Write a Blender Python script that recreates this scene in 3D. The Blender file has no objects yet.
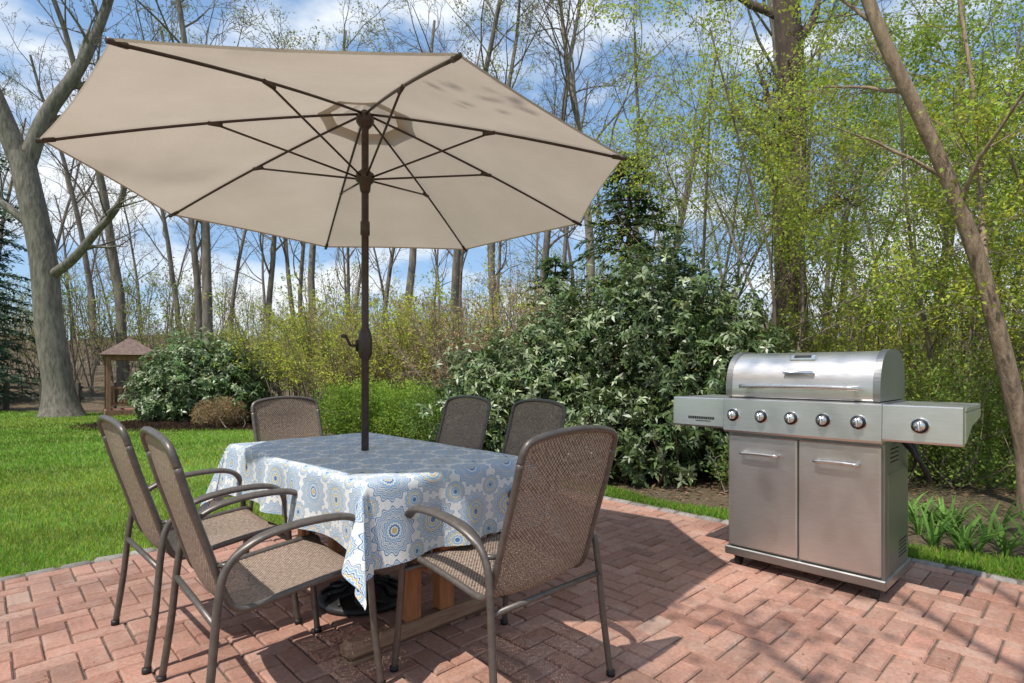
import bpy, math, random
import numpy as np
from mathutils import Vector, Matrix
R=np.random.default_rng(7)
S=bpy.context.scene
A=math.radians(43.54); ca,sa=math.cos(A),math.sin(A)
def W(v,u): return (v*ca-u*sa, v*sa+u*ca)
# ------------------------------------------------------------------ materials
def newmat(name):
    m=bpy.data.materials.new(name); m.use_nodes=True
    nt=m.node_tree; return m,nt,nt.nodes['Principled BSDF'],nt.nodes['Material Output']
def N(nt,t,**k):
    n=nt.nodes.new(t)
    for a,b in k.items(): setattr(n,a,b)
    return n
def L(nt,a,b): nt.links.new(a,b)
def ramp(nt,fac,stops,interp='LINEAR'):
    r=N(nt,'ShaderNodeValToRGB'); r.color_ramp.interpolation=interp
    e=r.color_ramp.elements
    while len(e)<len(stops): e.new(0.5)
    for i,(p,c) in enumerate(stops):
        e[i].position=p; e[i].color=(c[0],c[1],c[2],1)
    if fac is not None: L(nt,fac,r.inputs[0])
    return r
def noise(nt,scale,detail=4,rough=.55,vec=None):
    n=N(nt,'ShaderNodeTexNoise'); n.inputs['Scale'].default_value=scale
    n.inputs['Detail'].default_value=detail; n.inputs['Roughness'].default_value=rough
    if vec is not None: L(nt,vec,n.inputs['Vector'])
    return n
def objco(nt,scale=(1,1,1)):
    t=N(nt,'ShaderNodeTexCoord'); m=N(nt,'ShaderNodeMapping'); m.inputs['Scale'].default_value=scale
    L(nt,t.outputs['Object'],m.inputs['Vector']); return m.outputs['Vector']
def bump(nt,h,p,strength=.3,dist=.01):
    b=N(nt,'ShaderNodeBump'); b.inputs['Strength'].default_value=strength; b.inputs['Distance'].default_value=dist
    L(nt,h,b.inputs['Height']); L(nt,b.outputs[0],p.inputs['Normal']); return b
def mul(nt,a,b):
    m=N(nt,'ShaderNodeMix',data_type='RGBA',blend_type='MULTIPLY'); m.inputs[0].default_value=1
    L(nt,a,m.inputs[6]); L(nt,b,m.inputs[7]); return m.outputs[2]
def mathn(nt,op,a,b=None):
    m=N(nt,'ShaderNodeMath',operation=op)
    for i,x in enumerate((a,b)):
        if x is None: continue
        if isinstance(x,(int,float)): m.inputs[i].default_value=x
        else: L(nt,x,m.inputs[i])
    return m.outputs[0]
def noisemat(name,c1,c2,scale=10,rough=.7,metal=0,bs=.2,bd=.005,sc=(1,1,1),detail=4):
    m,nt,p,o=newmat(name); v=objco(nt,sc); n=noise(nt,scale,detail,.6,v)
    r=ramp(nt,n.outputs[0],[(.3,c1),(.7,c2)]); L(nt,r.outputs[0],p.inputs['Base Color'])
    p.inputs['Roughness'].default_value=rough; p.inputs['Metallic'].default_value=metal
    if bs: bump(nt,n.outputs[0],p,bs,bd)
    return m
def leafmat(name,rough=.5,trans=.35,simple=False):
    m,nt,p,o=newmat(name)
    a=N(nt,'ShaderNodeAttribute',attribute_name='Col')
    if simple:
        nt.nodes.remove(p); p=N(nt,'ShaderNodeBsdfDiffuse'); L(nt,a.outputs['Color'],p.inputs[0])
    else:
        L(nt,a.outputs['Color'],p.inputs['Base Color']); p.inputs['Roughness'].default_value=rough
    t=N(nt,'ShaderNodeBsdfTranslucent'); L(nt,a.outputs['Color'],t.inputs[0])
    x=N(nt,'ShaderNodeMixShader'); x.inputs[0].default_value=trans
    L(nt,p.outputs[0],x.inputs[1]); L(nt,t.outputs[0],x.inputs[2]); L(nt,x.outputs[0],o.inputs[0]); return m
def barkmat(name,c1,c2,scale=14,simple=False):
    m,nt,p,o=newmat(name); v=objco(nt,(1,1,.22)); n=noise(nt,scale,2 if simple else 6,.7,v)
    r=ramp(nt,n.outputs[0],[(.32,c1),(.68,c2)])
    if simple:
        nt.nodes.remove(p); p=N(nt,'ShaderNodeBsdfDiffuse'); L(nt,r.outputs[0],p.inputs[0]); L(nt,p.outputs[0],o.inputs[0]); return m
    p.inputs['Roughness'].default_value=.95
    n2=noise(nt,1.3,3,.5,v); r2=ramp(nt,n2.outputs[0],[(.3,(.7,.72,.68)),(.7,(1.1,1.08,1.05))])
    L(nt,mul(nt,r.outputs[0],r2.outputs[0]),p.inputs['Base Color'])
    bump(nt,n.outputs[0],p,.9,.03); return m
bark_grey=barkmat('bark_grey',(.08,.068,.056),(.29,.25,.21))
bark_far=barkmat('bark_far',(.12,.10,.085),(.25,.21,.175),8,True)
bark_dark=barkmat('bark_dark',(.045,.03,.024),(.17,.11,.08))
bark_tan=barkmat('bark_tan',(.17,.115,.08),(.46,.33,.23),20)
twig_mat=barkmat('bark_twig',(.15,.115,.09),(.32,.26,.20),6,True)
leaf=leafmat('leaf_soft',.5,.4,True)
leaf_gl=leafmat('leaf_glossy',.38,.22)
grassm=leafmat('grass_blade',.55,.35,True)
bronze=noisemat('bronze_metal',(.10,.084,.073),(.155,.132,.115),40,.42,.4,.05,.001)
bronze_d=noisemat('umbrella_metal',(.055,.036,.030),(.085,.06,.05),40,.4,.4,.05,.001)
blackm=noisemat('black_iron',(.015,.015,.016),(.035,.033,.032),25,.5,.3,.2,.003)
def steelmat(name,c,rough,sc):
    m,nt,p,o=newmat(name); v=objco(nt,sc); n=noise(nt,9,6,.7,v); n2=noise(nt,2.2,3,.5,objco(nt))
    r=ramp(nt,n.outputs[0],[(.25,tuple(x*.82 for x in c)),(.75,tuple(min(1,x*1.12) for x in c))])
    r2=ramp(nt,n2.outputs[0],[(.3,(.84,.82,.80)),(.7,(1,1,1))])
    L(nt,mul(nt,r.outputs[0],r2.outputs[0]),p.inputs['Base Color'])
    rr=N(nt,'ShaderNodeMapRange'); rr.inputs[3].default_value=rough-.07; rr.inputs[4].default_value=rough+.1
    L(nt,n.outputs[0],rr.inputs[0]); L(nt,rr.outputs[0],p.inputs['Roughness'])
    p.inputs['Metallic'].default_value=.93
    bump(nt,n.outputs[0],p,.06,.001); return m
steel=steelmat('brushed_steel',(.76,.735,.715),.33,(1,1.5,60))
steel_d=steelmat('steel_dark',(.36,.355,.345),.38,(1,1,40))
chrome=steelmat('steel_bright',(.82,.81,.79),.2,(4,4,4))
# ------------------------------------------------------------------ mesh builder
class MB:
    def __init__(s): s.V=[];s.F=[];s.C=[];s.M=[];s.U=[];s.n=0
    def add(s,v,f,c=(1,1,1),m=0,uv=None):
        v=np.asarray(v,float); f=np.asarray(f,int).reshape(-1,4)
        c=np.asarray(c,float)
        if c.ndim==1: c=np.tile(c,(len(v),1))
        s.V.append(v); s.F.append(f+s.n); s.C.append(c); s.M.append(np.full(len(f),m)); s.n+=len(v)
        s.U.append(np.zeros((len(v),2)) if uv is None else np.asarray(uv,float))
    def mesh(s,name,mats,smooth=True):
        V=np.concatenate(s.V);F=np.concatenate(s.F);C=np.concatenate(s.C);M=np.concatenate(s.M);U=np.concatenate(s.U)
        me=bpy.data.meshes.new(name); me.vertices.add(len(V)); me.vertices.foreach_set('co',V.ravel())
        me.loops.add(F.size); me.loops.foreach_set('vertex_index',F.ravel().astype(np.int32))
        me.polygons.add(len(F)); me.polygons.foreach_set('loop_start',np.arange(0,F.size,4,dtype=np.int32))
        try: me.polygons.foreach_set('loop_total',np.full(len(F),4,dtype=np.int32))
        except Exception: pass
        me.polygons.foreach_set('material_index',M.astype(np.int32))
        me.polygons.foreach_set('use_smooth',np.full(len(F),smooth))
        at=me.attributes.new('Col','FLOAT_COLOR','POINT'); at.data.foreach_set('color',np.hstack([C,np.ones((len(C),1))]).ravel())
        ul=me.uv_layers.new(name='UVMap'); ul.data.foreach_set('uv',U[F.ravel()].ravel())
        for m in mats: me.materials.append(m)
        me.update(calc_edges=True); me.validate(); return me
    def obj(s,name,mats,smooth=True,parent=None,loc=(0,0,0),rz=0):
        o=bpy.data.objects.new(name,s.mesh(name,mats,smooth)); S.collection.objects.link(o)
        o.location=loc; o.rotation_euler=(0,0,rz)
        if parent: o.parent=parent
        return o
def empty(name,loc=(0,0,0),rz=0,parent=None):
    o=bpy.data.objects.new(name,None); S.collection.objects.link(o); o.location=loc; o.rotation_euler=(0,0,rz)
    if parent: o.parent=parent
    return o
def nrm(a): return a/np.maximum(np.linalg.norm(a,axis=-1,keepdims=True),1e-9)
def tube(mb,P,r,k=8,col=(1,1,1),m=0,ref=None,flat=1.0,cap=False,uv=None):
    P=np.asarray(P,float); n=len(P); r=np.broadcast_to(np.asarray(r,float),(n,)).copy()
    flat=np.broadcast_to(np.asarray(flat,float),(n,)).copy()
    if cap:
        P=np.vstack([P[:1],P,P[-1:]]); r=np.r_[r[0]*.02,r,r[-1]*.02]; flat=np.r_[flat[0],flat,flat[-1]]; n+=2
        T=np.gradient(P[1:-1],axis=0)
        T=np.vstack([T[:1],T,T[-1:]])
    else: T=np.gradient(P,axis=0)
    T=nrm(T)
    if ref is None:
        md=T.mean(0); ref=np.array([1,0,0.]) if abs(md[0])<.8*np.linalg.norm(md)+1e-6 else np.array([0,0,1.])
        if np.abs(T@ref).max()>.95: ref=np.array([.35,.9,.2])
    a=nrm(np.asarray(ref,float)-T*(T@np.asarray(ref,float))[:,None]); b=np.cross(T,a)
    th=np.arange(k)*2*math.pi/k
    V=(P[:,None]+ (r*flat)[:,None,None]*np.cos(th)[None,:,None]*a[:,None]+ r[:,None,None]*np.sin(th)[None,:,None]*b[:,None]).reshape(-1,3)
    i=np.arange(n-1)[:,None]*k; j=np.arange(k)[None]; j2=(j+1)%k
    F=np.stack([i+j,i+j2,i+k+j2,i+k+j],-1).reshape(-1,4)
    mb.add(V,F,col,m)
def crom(P,n=6):
    P=np.asarray(P,float); Q=np.vstack([2*P[0]-P[1],P,2*P[-1]-P[-2]]); out=[]
    for i in range(1,len(Q)-2):
        for t in np.linspace(0,1,n,endpoint=False):
            p0,p1,p2,p3=Q[i-1:i+3]
            out.append(.5*((2*p1)+(-p0+p2)*t+(2*p0-5*p1+4*p2-p3)*t*t+(-p0+3*p1-3*p2+p3)*t**3))
    out.append(P[-1]); return np.array(out)
def box(mb,lo,hi,col=(1,1,1),m=0,bev=.003):
    lo=np.array(lo,float);hi=np.array(hi,float);b=min(bev,(hi-lo).min()*.45)
    V=[];F=[]
    idx={}
    for sx in (0,1):
        for sy in (0,1):
            for sz in (0,1):
                c=np.array([hi[0] if sx else lo[0],hi[1] if sy else lo[1],hi[2] if sz else lo[2]])
                sg=np.array([-1 if sx else 1,-1 if sy else 1,-1 if sz else 1])*b
                for ax in range(3):
                    p=c+sg; p[ax]=c[ax]; idx[(sx,sy,sz,ax)]=len(V); V.append(p)
    for ax in range(3):
        o=[x for x in range(3) if x!=ax]
        for s in (0,1):
            q=[]
            for (a,bb) in ((0,0),(1,0),(1,1),(0,1)):
                k=[0,0,0];k[ax]=s;k[o[0]]=a;k[o[1]]=bb; q.append(idx[(*k,ax)])
            F.append(q)
    for ax in range(3):
        o=[x for x in range(3) if x!=ax]
        for a in (0,1):
            for bb in (0,1):
                k0=[0,0,0];k0[o[0]]=a;k0[o[1]]=bb;k1=list(k0);k1[ax]=1
                F.append([idx[(*k0,o[0])],idx[(*k1,o[0])],idx[(*k1,o[1])],idx[(*k0,o[1])]])
    V=list(V)
    for sx in (0,1):
        for sy in (0,1):
            for sz in (0,1):
                i0,i1,i2=[idx[(sx,sy,sz,a)] for a in range(3)]
                V.append((V[i0]+V[i1])/2); F.append([i0,len(V)-1,i1,i2])
    mb.add(np.array(V),F,col,m)
def lathe(mb,prof,k=24,c=(0,0,0),col=(1,1,1),m=0):
    prof=np.array(prof,float);th=np.arange(k)*2*math.pi/k
    V=np.stack([prof[:,0,None]*np.cos(th)+c[0],prof[:,0,None]*np.sin(th)+c[1],np.repeat(prof[:,1,None],k,1)+c[2]],-1).reshape(-1,3)
    n=len(prof);i=np.arange(n-1)[:,None]*k;j=np.arange(k)[None];j2=(j+1)%k
    mb.add(V,np.stack([i+j,i+j2,i+k+j2,i+k+j],-1).reshape(-1,4),col,m)
def leaves(mb,c,d,Ln,Wd,col,rng,m=0,up=.6,bend=.15):
    n=len(c); d=nrm(d); ref=rng.normal(0,1,(n,3)); ref[:,2]+=up*3
    s=nrm(np.cross(d,ref)); nn=np.cross(s,d)
    Ln=np.broadcast_to(Ln,(n,))[:,None]; Wd=np.broadcast_to(Wd,(n,))[:,None]
    v0=c; v1=c+d*Ln*.5+s*Wd*.5+nn*Wd*.12; v2=c+d*Ln-nn*Ln*bend; v3=c+d*Ln*.5-s*Wd*.5+nn*Wd*.12
    V=np.stack([v0,v1,v2,v3],1).reshape(-1,3)
    mb.add(V,np.arange(4*n).reshape(-1,4),np.repeat(col,4,0),m)
def lown(p,seed,f=1.0):
    r=np.random.default_rng(seed); o=np.zeros(len(p))
    for i in range(5):
        k=r.normal(0,1,3)*f*(1+i*.6); o+=np.sin(p@k+r.uniform(0,6.28))/(1+i*.35)
    return o/2.6
def cvar(base,n,rng,p=None,seed=0,f=1.5,amt=.35,hue=.12):
    base=np.array(base); v=1+rng.normal(0,.16,n)
    if p is not None: v=v*(1+amt*lown(p,seed,f))
    c=base[None]*np.clip(v,.3,2.2)[:,None]
    c[:,0]*=1+rng.normal(0,hue,n); c[:,2]*=1+rng.normal(0,hue,n); return np.clip(c,.004,.9)
# ------------------------------------------------------------------ terrain
def smooth(x,a,b):
    t=np.clip((x-a)/(b-a),0,1); return t*t*(3-2*t)
def gz(X,Y):
    d=np.hypot(X,Y)
    return -.03+smooth(d,19,75)*(5.0+1.2*np.sin(X*.06+1)+.7*np.sin(X*.15))+ (smooth(d,16,30)*.3)*(np.sin(X*.3)+np.sin(Y*.23+1))
def lawnmask(X,Y):
    v=X*ca+Y*sa;u=-X*sa+Y*ca
    w=.18*np.sin(X*2.1+Y)+.15*np.sin(Y*3.3-X*1.7)
    xb=np.interp(Y,[5.9,8.6,10.3,11.0,11.6,16],[0.3,-2.7,-4.5,-4.9,-8.9,-9.4])
    left=(X+w*.6<xb)&(Y<16+w)&(u>4.24)
    strip=(v>4.2)&(v+w*.5<4.62)&(u<4.6)
    right=(X>5.2+w)&(Y>4.5)&(Y<13+w)&(v>6.0)
    back=(v<=4.2)&(u<=4.28)
    return left|strip|right|back
xs=np.unique(np.concatenate([np.arange(-16,16,.16),np.linspace(-140,-16,40),np.linspace(16,140,40)]))
ys=np.unique(np.concatenate([np.arange(-6,18,.16),np.linspace(-120,-6,25),np.linspace(18,220,70)]))
GX,GY=np.meshgrid(xs,ys); GZ=gz(GX,GY)
vv=GX*ca+GY*sa;uu=-GX*sa+GY*ca
GZ=GZ-np.where((vv<4.2)&(uu<4.2)&(vv>-4.8)&(uu>-4.8),.03,0)
mk=lawnmask(GX,GY).astype(float)
mb=MB(); nx,ny=len(xs),len(ys)
i=np.arange(ny-1)[:,None]*nx;j=np.arange(nx-1)[None]
mb.add(np.stack([GX,GY,GZ],-1).reshape(-1,3),np.stack([i+j,i+j+1,i+nx+j+1,i+nx+j],-1).reshape(-1,4),np.repeat(mk.reshape(-1,1),3,1))
m,nt,p,o=newmat('ground_mat'); v=objco(nt)
at=N(nt,'ShaderNodeAttribute',attribute_name='Col')
n1=noise(nt,26,6,.7,v); n2=noise(nt,.6,4,.6,v); n3=noise(nt,3.5,5,.6,v)
soil=ramp(nt,n1.outputs[0],[(.3,(.05,.032,.02)),(.55,(.17,.12,.075)),(.75,(.32,.24,.16))])
soil2=ramp(nt,n2.outputs[0],[(.35,(.6,.66,.5)),(.7,(1.1,1.05,.95))])
gr=ramp(nt,n3.outputs[0],[(.3,(.12,.21,.03)),(.7,(.22,.34,.055))])
mx=N(nt,'ShaderNodeMix',data_type='RGBA'); L(nt,at.outputs['Fac'],mx.inputs[0]); L(nt,mul(nt,soil.outputs[0],soil2.outputs[0]),mx.inputs[6]); L(nt,gr.outputs[0],mx.inputs[7])
L(nt,mx.outputs[2],p.inputs['Base Color']); p.inputs['Roughness'].default_value=.95
bump(nt,n1.outputs[0],p,.8,.05)
mb.obj('ground',[m],True)
# grass
n=210000
gy=3.0*(5.6**R.random(n)); gx=gy*R.uniform(-1.35,.15,n)
n2_=40000; v_=R.uniform(4.29,4.7,n2_);u_=R.uniform(-2,4.6,n2_)
n3_=16000
gx=np.r_[gx,v_*ca-u_*sa,R.uniform(5,13,n3_)]; gy=np.r_[gy,v_*sa+u_*ca,R.uniform(4,13,n3_)]
uu=-gx*sa+gy*ca; vv=gx*ca+gy*sa
ok=lawnmask(gx,gy)&((uu>4.30)|(vv>4.27)); gx=gx[ok];gy=gy[ok];n=len(gx)
P=np.stack([gx,gy,gz(gx,gy)],-1); d=np.stack([R.normal(0,.38,n),R.normal(0,.38,n),np.ones(n)],-1)
far=np.hypot(gx,gy)/3.2
col=cvar((.225,.35,.05),n,R,P,3,1.1,.34,.18)
pt=lown(P,9,.8)[:,None]; col=col*(1+np.clip(pt,-.3,.5)*np.array([[.45,.1,.3]]))
dry=R.random(n)<.08; col[dry]=np.array([.40,.35,.15])
col=np.clip(col,.01,.8)
mb=MB(); leaves(mb,P,d,R.uniform(.03,.065,n),.004*far**.85,col,R,up=0); mb.obj('lawn_grass',[grassm])
# ------------------------------------------------------------------ patio (90 degree herringbone pavers)
mb=MB()
bw,gap=.098,.0062
vmax=math.floor(4.2/bw)*bw; umax=math.floor(4.25/bw)*bw
def paver(x0,y0,x1,y1):
    q=R.random()
    c=np.array([.40,.213,.153])*(1+R.normal(0,.07))
    if q<.18: c=np.array([.44,.25,.185])*(1+R.normal(0,.05))
    elif q<.32: c=np.array([.335,.168,.117])*(1+R.normal(0,.06))
    elif q<.335: c=np.array([.43,.29,.22])
    c[0]*=1+R.normal(0,.025)
    x0+=gap/2;y0+=gap/2;x1-=gap/2;y1-=gap/2
    dz=R.normal(0,.0015); b=.0065; tl=R.normal(0,.0011,4)
    jx=R.normal(0,.0011,2); x0+=jx[0];x1+=jx[0];y0+=jx[1];y1+=jx[1]
    V=[(x0,y0,-.03),(x1,y0,-.03),(x1,y1,-.03),(x0,y1,-.03),(x0,y0,-.007+dz),(x1,y0,-.007+dz),(x1,y1,-.007+dz),(x0,y1,-.007+dz),
       (x0+b,y0+b,dz+tl[0]),(x1-b,y0+b,dz+tl[1]),(x1-b,y1-b,dz+tl[2]),(x0+b,y1-b,dz+tl[3])]
    F=[(0,1,5,4),(1,2,6,5),(2,3,7,6),(3,0,4,7),(4,5,9,8),(5,6,10,9),(6,7,11,10),(7,4,8,11),(8,9,10,11)]
    mb.add(V,F,np.clip(c,.05,.8))
lo_=-46; hv=int(round(vmax/bw)); hu=int(round(umax/bw))
for i_ in range(lo_,hv):
    for j_ in range(lo_,hu):
        dd_=(i_-j_)%4
        if dd_==0: paver(i_*bw,j_*bw,(min(i_+2,hv))*bw,(j_+1)*bw)
        elif dd_==3: paver(i_*bw,j_*bw,(i_+1)*bw,(min(j_+2,hu))*bw)
        elif dd_==1 and i_==lo_: paver(i_*bw,j_*bw,(i_+1)*bw,(j_+1)*bw)
        elif dd_==2 and j_==lo_: paver(i_*bw,j_*bw,(i_+1)*bw,(j_+1)*bw)
m,nt,p,o=newmat('brick_paver'); at=N(nt,'ShaderNodeAttribute',attribute_name='Col'); v=objco(nt)
a1=noise(nt,60,5,.75,v);a2=noise(nt,1.1,4,.6,v);a3=noise(nt,9,5,.7,v)
r1=ramp(nt,a1.outputs[0],[(.3,(.68,.66,.64)),(.7,(1.18,1.18,1.18))])
r2=ramp(nt,a2.outputs[0],[(.3,(.80,.78,.76)),(.7,(1.12,1.14,1.15))])
c=mul(nt,mul(nt,at.outputs['Color'],r1.outputs[0]),r2.outputs[0])
mx=N(nt,'ShaderNodeMix',data_type='RGBA'); f=ramp(nt,a3.outputs[0],[(.5,(0,0,0)),(.85,(.5,.5,.5))]); L(nt,f.outputs[0],mx.inputs[0]); L(nt,c,mx.inputs[6]); mx.inputs[7].default_value=(.50,.41,.34,1)
L(nt,mx.outputs[2],p.inputs['Base Color']); p.inputs['Roughness'].default_value=.88; bump(nt,a1.outputs[0],p,.5,.004)
brickm=m
pat=empty('brick_patio',(0,0,0),A)
mb.obj('pavers',[brickm],False,pat)
mb=MB(); box(mb,(-4.6,-4.6,-.05),(4.25,4.3,-.011),bev=.001)
sand=noisemat('joint_sand',(.07,.05,.037),(.19,.145,.11),50,.95,0,.5,.004); mb.obj('sand_joints',[sand],False,pat)
mb=MB()
def cob(x0,y0,x1,y1):
    g=R.uniform(.22,.36); c=np.array([g,g*.90,g*.79]); h=R.uniform(-.006,.004); bx=min(x1-x0,y1-y0)*.22
    j=R.normal(0,.006,8)
    V=[(x0,y0,-.05),(x1,y0,-.05),(x1,y1,-.05),(x0,y1,-.05),(x0,y0,h-.012),(x1,y0,h-.012),(x1,y1,h-.012),(x0,y1,h-.012),
       (x0+bx+j[0],y0+bx+j[1],h+.004),(x1-bx+j[2],y0+bx+j[3],h+.004),(x1-bx+j[4],y1-bx+j[5],h+.004),(x0+bx+j[6],y1-bx+j[7],h+.004)]
    mb.add(V,[(0,1,5,4),(1,2,6,5),(2,3,7,6),(3,0,4,7),(4,5,9,8),(5,6,10,9),(6,7,11,10),(7,4,8,11),(8,9,10,11)],c)
y=-4.5
while y<umax:
    l=R.uniform(.13,.21); o_=R.normal(0,.006); cob(vmax+.012+o_,y+.006,vmax+.10+o_,y+l-.006); y+=l
x=-4.5
while x<vmax:
    l=R.uniform(.13,.21); o_=R.normal(0,.005); cob(x+.006,umax+.012+o_,x+l-.006,umax+.085+o_); x+=l
m,nt,p,o=newmat('cobble'); at=N(nt,'ShaderNodeAttribute',attribute_name='Col'); a1=noise(nt,35,6,.7,objco(nt))
r1=ramp(nt,a1.outputs[0],[(.3,(.6,.58,.56)),(.7,(1.1,1.1,1.1))]); L(nt,mul(nt,at.outputs['Color'],r1.outputs[0]),p.inputs['Base Color']); p.inputs['Roughness'].default_value=.9; bump(nt,a1.outputs[0],p,.5,.01)
mb.obj('stone_edging',[m],True,pat)
# ------------------------------------------------------------------ umbrella
m,nt,p,o=newmat('canopy_fabric'); v=objco(nt); a1=noise(nt,300,2,.5,v); a2=noise(nt,2.5,4,.6,v)
r1=ramp(nt,a2.outputs[0],[(.3,(.52,.435,.345)),(.7,(.59,.50,.405))]); r2=ramp(nt,a1.outputs[0],[(.3,(.92,.92,.92)),(.7,(1.06,1.06,1.06))])
c=mul(nt,r1.outputs[0],r2.outputs[0]); L(nt,c,p.inputs['Base Color']); p.inputs['Roughness'].default_value=.9
t=N(nt,'ShaderNodeBsdfTranslucent'); L(nt,c,t.inputs[0]); x=N(nt,'ShaderNodeMixShader'); x.inputs[0].default_value=.40
L(nt,p.outputs[0],x.inputs[1]);L(nt,t.outputs[0],x.inputs[2]);L(nt,x.outputs[0],o.inputs[0]); bump(nt,a1.outputs[0],p,.15,.001); canopy=m
hem=noisemat('canopy_hem',(.42,.34,.26),(.47,.39,.30),200,.9)
UC=(-.755,2.88); umb=empty('patio_umbrella',(UC[0],UC[1],0),0)
a0=math.radians(-108.3); RR=1.315; zr,za=2.10,2.50; TILT=.030
def canz(r,Rm=RR,z0=zr,z1=za): t=r/Rm; return z1-(z1-z0)*(t*.82+t*t*.18)
def panels(mb,r0,r1,zf,scal,mt,ns=10,nr=14,hm=True):
    for k in range(8):
        A1=a0+k*math.pi/4;A2=A1+math.pi/4
        d1=np.array([math.cos(A1),math.sin(A1)]);d2=np.array([math.cos(A2),math.sin(A2)])
        V=[]
        for i_ in range(nr+1):
            t=i_/nr; r=r0+(r1-r0)*t
            for j_ in range(ns+1):
                s_=j_/ns; bow=4*s_*(1-s_)
                dd=d1*(1-s_)+d2*s_
                rr=r*(1-scal*bow*t)
                V.append((dd[0]*rr,dd[1]*rr,zf(r)-.026*bow*math.sin(math.pi*min(1,t*.9+.1))*(r/r1)+.0025*math.sin(r*23+k*2)*bow-TILT*dd[1]*rr))
        w=ns+1
        i=np.arange(nr)[:,None]*w;j=np.arange(ns)[None]
        mb.add(V,np.stack([i+j,i+j+1,i+w+j+1,i+w+j],-1).reshape(-1,4),m=mt)
        if hm:
            e=np.array(V[-w:]); e2=e.copy(); e2[:,2]-=.009; e2[:,:2]*=.9985
            mb.add(np.vstack([e,e2]),[(q,q+1,w+q+1,w+q) for q in range(ns)],m=1)
mb=MB(); panels(mb,.17,RR,canz,.012,0); panels(mb,.012,.25,lambda r:canz(r)+.035+.02*(1-r/.25),.03,0,8,5,False)
mb.obj('canopy',[canopy,hem],True,umb)
mb=MB()
def T_(p): p=np.array(p,float); return p-np.array([0,0,TILT*p[1]])
for k in range(8):
    a=a0+k*math.pi/4; d=np.array([math.cos(a),math.sin(a),0])
    pts=[T_(d*r+np.array([0,0,canz(r)-.014])) for r in np.linspace(.03,RR-.005,12)]
    tube(mb,pts,.0065,6,cap=True,flat=1.0)
    q=T_(d*.68+np.array([0,0,canz(.68)-.022])); tube(mb,[d*.035+np.array([0,0,2.155]),q],.0055,6,cap=True)
    tube(mb,[q-d*.03,q+d*.03],.010,6,cap=True)
    tip=T_(d*(RR+.012)+np.array([0,0,zr-.014])); tube(mb,[T_(d*(RR-.05)+np.array([0,0,canz(RR-.05)-.014])),tip],.010,6,cap=True)
lathe(mb,[(.001,2.50),(.03,2.49),(.045,2.47),(.045,2.44),(.03,2.42),(.02,2.41)],16)
lathe(mb,[(.02,2.20),(.03,2.19),(.047,2.175),(.047,2.14),(.03,2.125),(.026,2.09),(.02,2.08)],16)
lathe(mb,[(.001,2.55),(.012,2.56),(.02,2.58),(.014,2.605),(.001,2.615)],12)
mb.obj('ribs',[bronze_d],True,umb)
mb=MB(); lathe(mb,[(.019,.1),(.019,1.22),(.021,1.225),(.03,1.235),(.036,1.26),(.036,1.33),(.03,1.36),(.022,1.385),(.0185,1.39),(.0185,1.86),(.024,1.865),(.024,1.93),(.0185,1.935),(.0185,2.5)],16)
box(mb,(-.045,-.02,1.265),(-.02,.02,1.325)); tube(mb,[(-.045,0,1.295),(-.068,0,1.295),(-.075,-.01,1.30),(-.078,-.07,1.34)],.007,8,cap=True); tube(mb,[(-.078,-.07,1.34),(-.10,-.07,1.34)],.010,8,cap=True)
mb.obj('pole',[bronze_d],True,umb)
mb=MB(); lathe(mb,[(.215,0),(.235,.008),(.24,.022),(.225,.035),(.2,.04),(.16,.05),(.12,.06),(.08,.085),(.05,.11),(.034,.14),(.03,.2),(.028,.36),(.02,.362)],36)
for k in range(12):
    a=k*math.pi/6; tube(mb,crom([(math.cos(a+q)*r,math.sin(a+q)*r,z) for r,z,q in ((.06,.10,0),(.12,.07,.22),(.17,.055,0),(.215,.042,.2))],4),.008,6,cap=True)
mb.obj('base',[blackm],True,umb)
# ------------------------------------------------------------------ table + cloth
TC=W(1.445,2.60); a_,b_=.43,.755; zt=.757
m,nt,p,o=newmat('tablecloth_print'); uvn=N(nt,'ShaderNodeUVMap')
mp=N(nt,'ShaderNodeMapping'); mp.inputs['Scale'].default_value=(5.0,5.0,1); L(nt,uvn.outputs[0],mp.inputs[0])
def medal(off,stops,pet,amp):
    ad=N(nt,'ShaderNodeVectorMath',operation='ADD'); L(nt,mp.outputs[0],ad.inputs[0]); ad.inputs[1].default_value=(off,off,0)
    fr=N(nt,'ShaderNodeVectorMath',operation='FRACTION'); L(nt,ad.outputs[0],fr.inputs[0])
    sb=N(nt,'ShaderNodeVectorMath',operation='SUBTRACT'); L(nt,fr.outputs[0],sb.inputs[0]); sb.inputs[1].default_value=(.5,.5,0)
    ln=N(nt,'ShaderNodeVectorMath',operation='LENGTH'); L(nt,sb.outputs[0],ln.inputs[0])
    s=N(nt,'ShaderNodeSeparateXYZ'); L(nt,sb.outputs[0],s.inputs[0])
    at2=mathn(nt,'ARCTAN2',s.outputs[1],s.outputs[0]); cs=mathn(nt,'COSINE',mathn(nt,'MULTIPLY',at2,pet))
    r=mathn(nt,'ADD',ln.outputs['Value'],mathn(nt,'MULTIPLY',mathn(nt,'MULTIPLY',cs,amp),mathn(nt,'MULTIPLY',ln.outputs['Value'],2.5)))
    return ramp(nt,r,stops,'CONSTANT').outputs[0], ln.outputs['Value'], ad
Wt=(.78,.77,.73);Bl=(.09,.20,.40);Lb=(.29,.45,.61);Oc=(.56,.44,.19);Gy=(.42,.50,.56)
A1_,r1_,ad1=medal(0,[(0,Oc),(.055,Wt),(.075,Bl),(.115,Wt),(.145,Lb),(.20,Wt),(.215,Bl),(.24,Wt),(.26,Gy),(.30,Wt),(.315,Bl),(.335,Wt),(.35,Lb),(.39,Wt),(.41,Bl),(.43,Wt)],14,.035)
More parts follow.
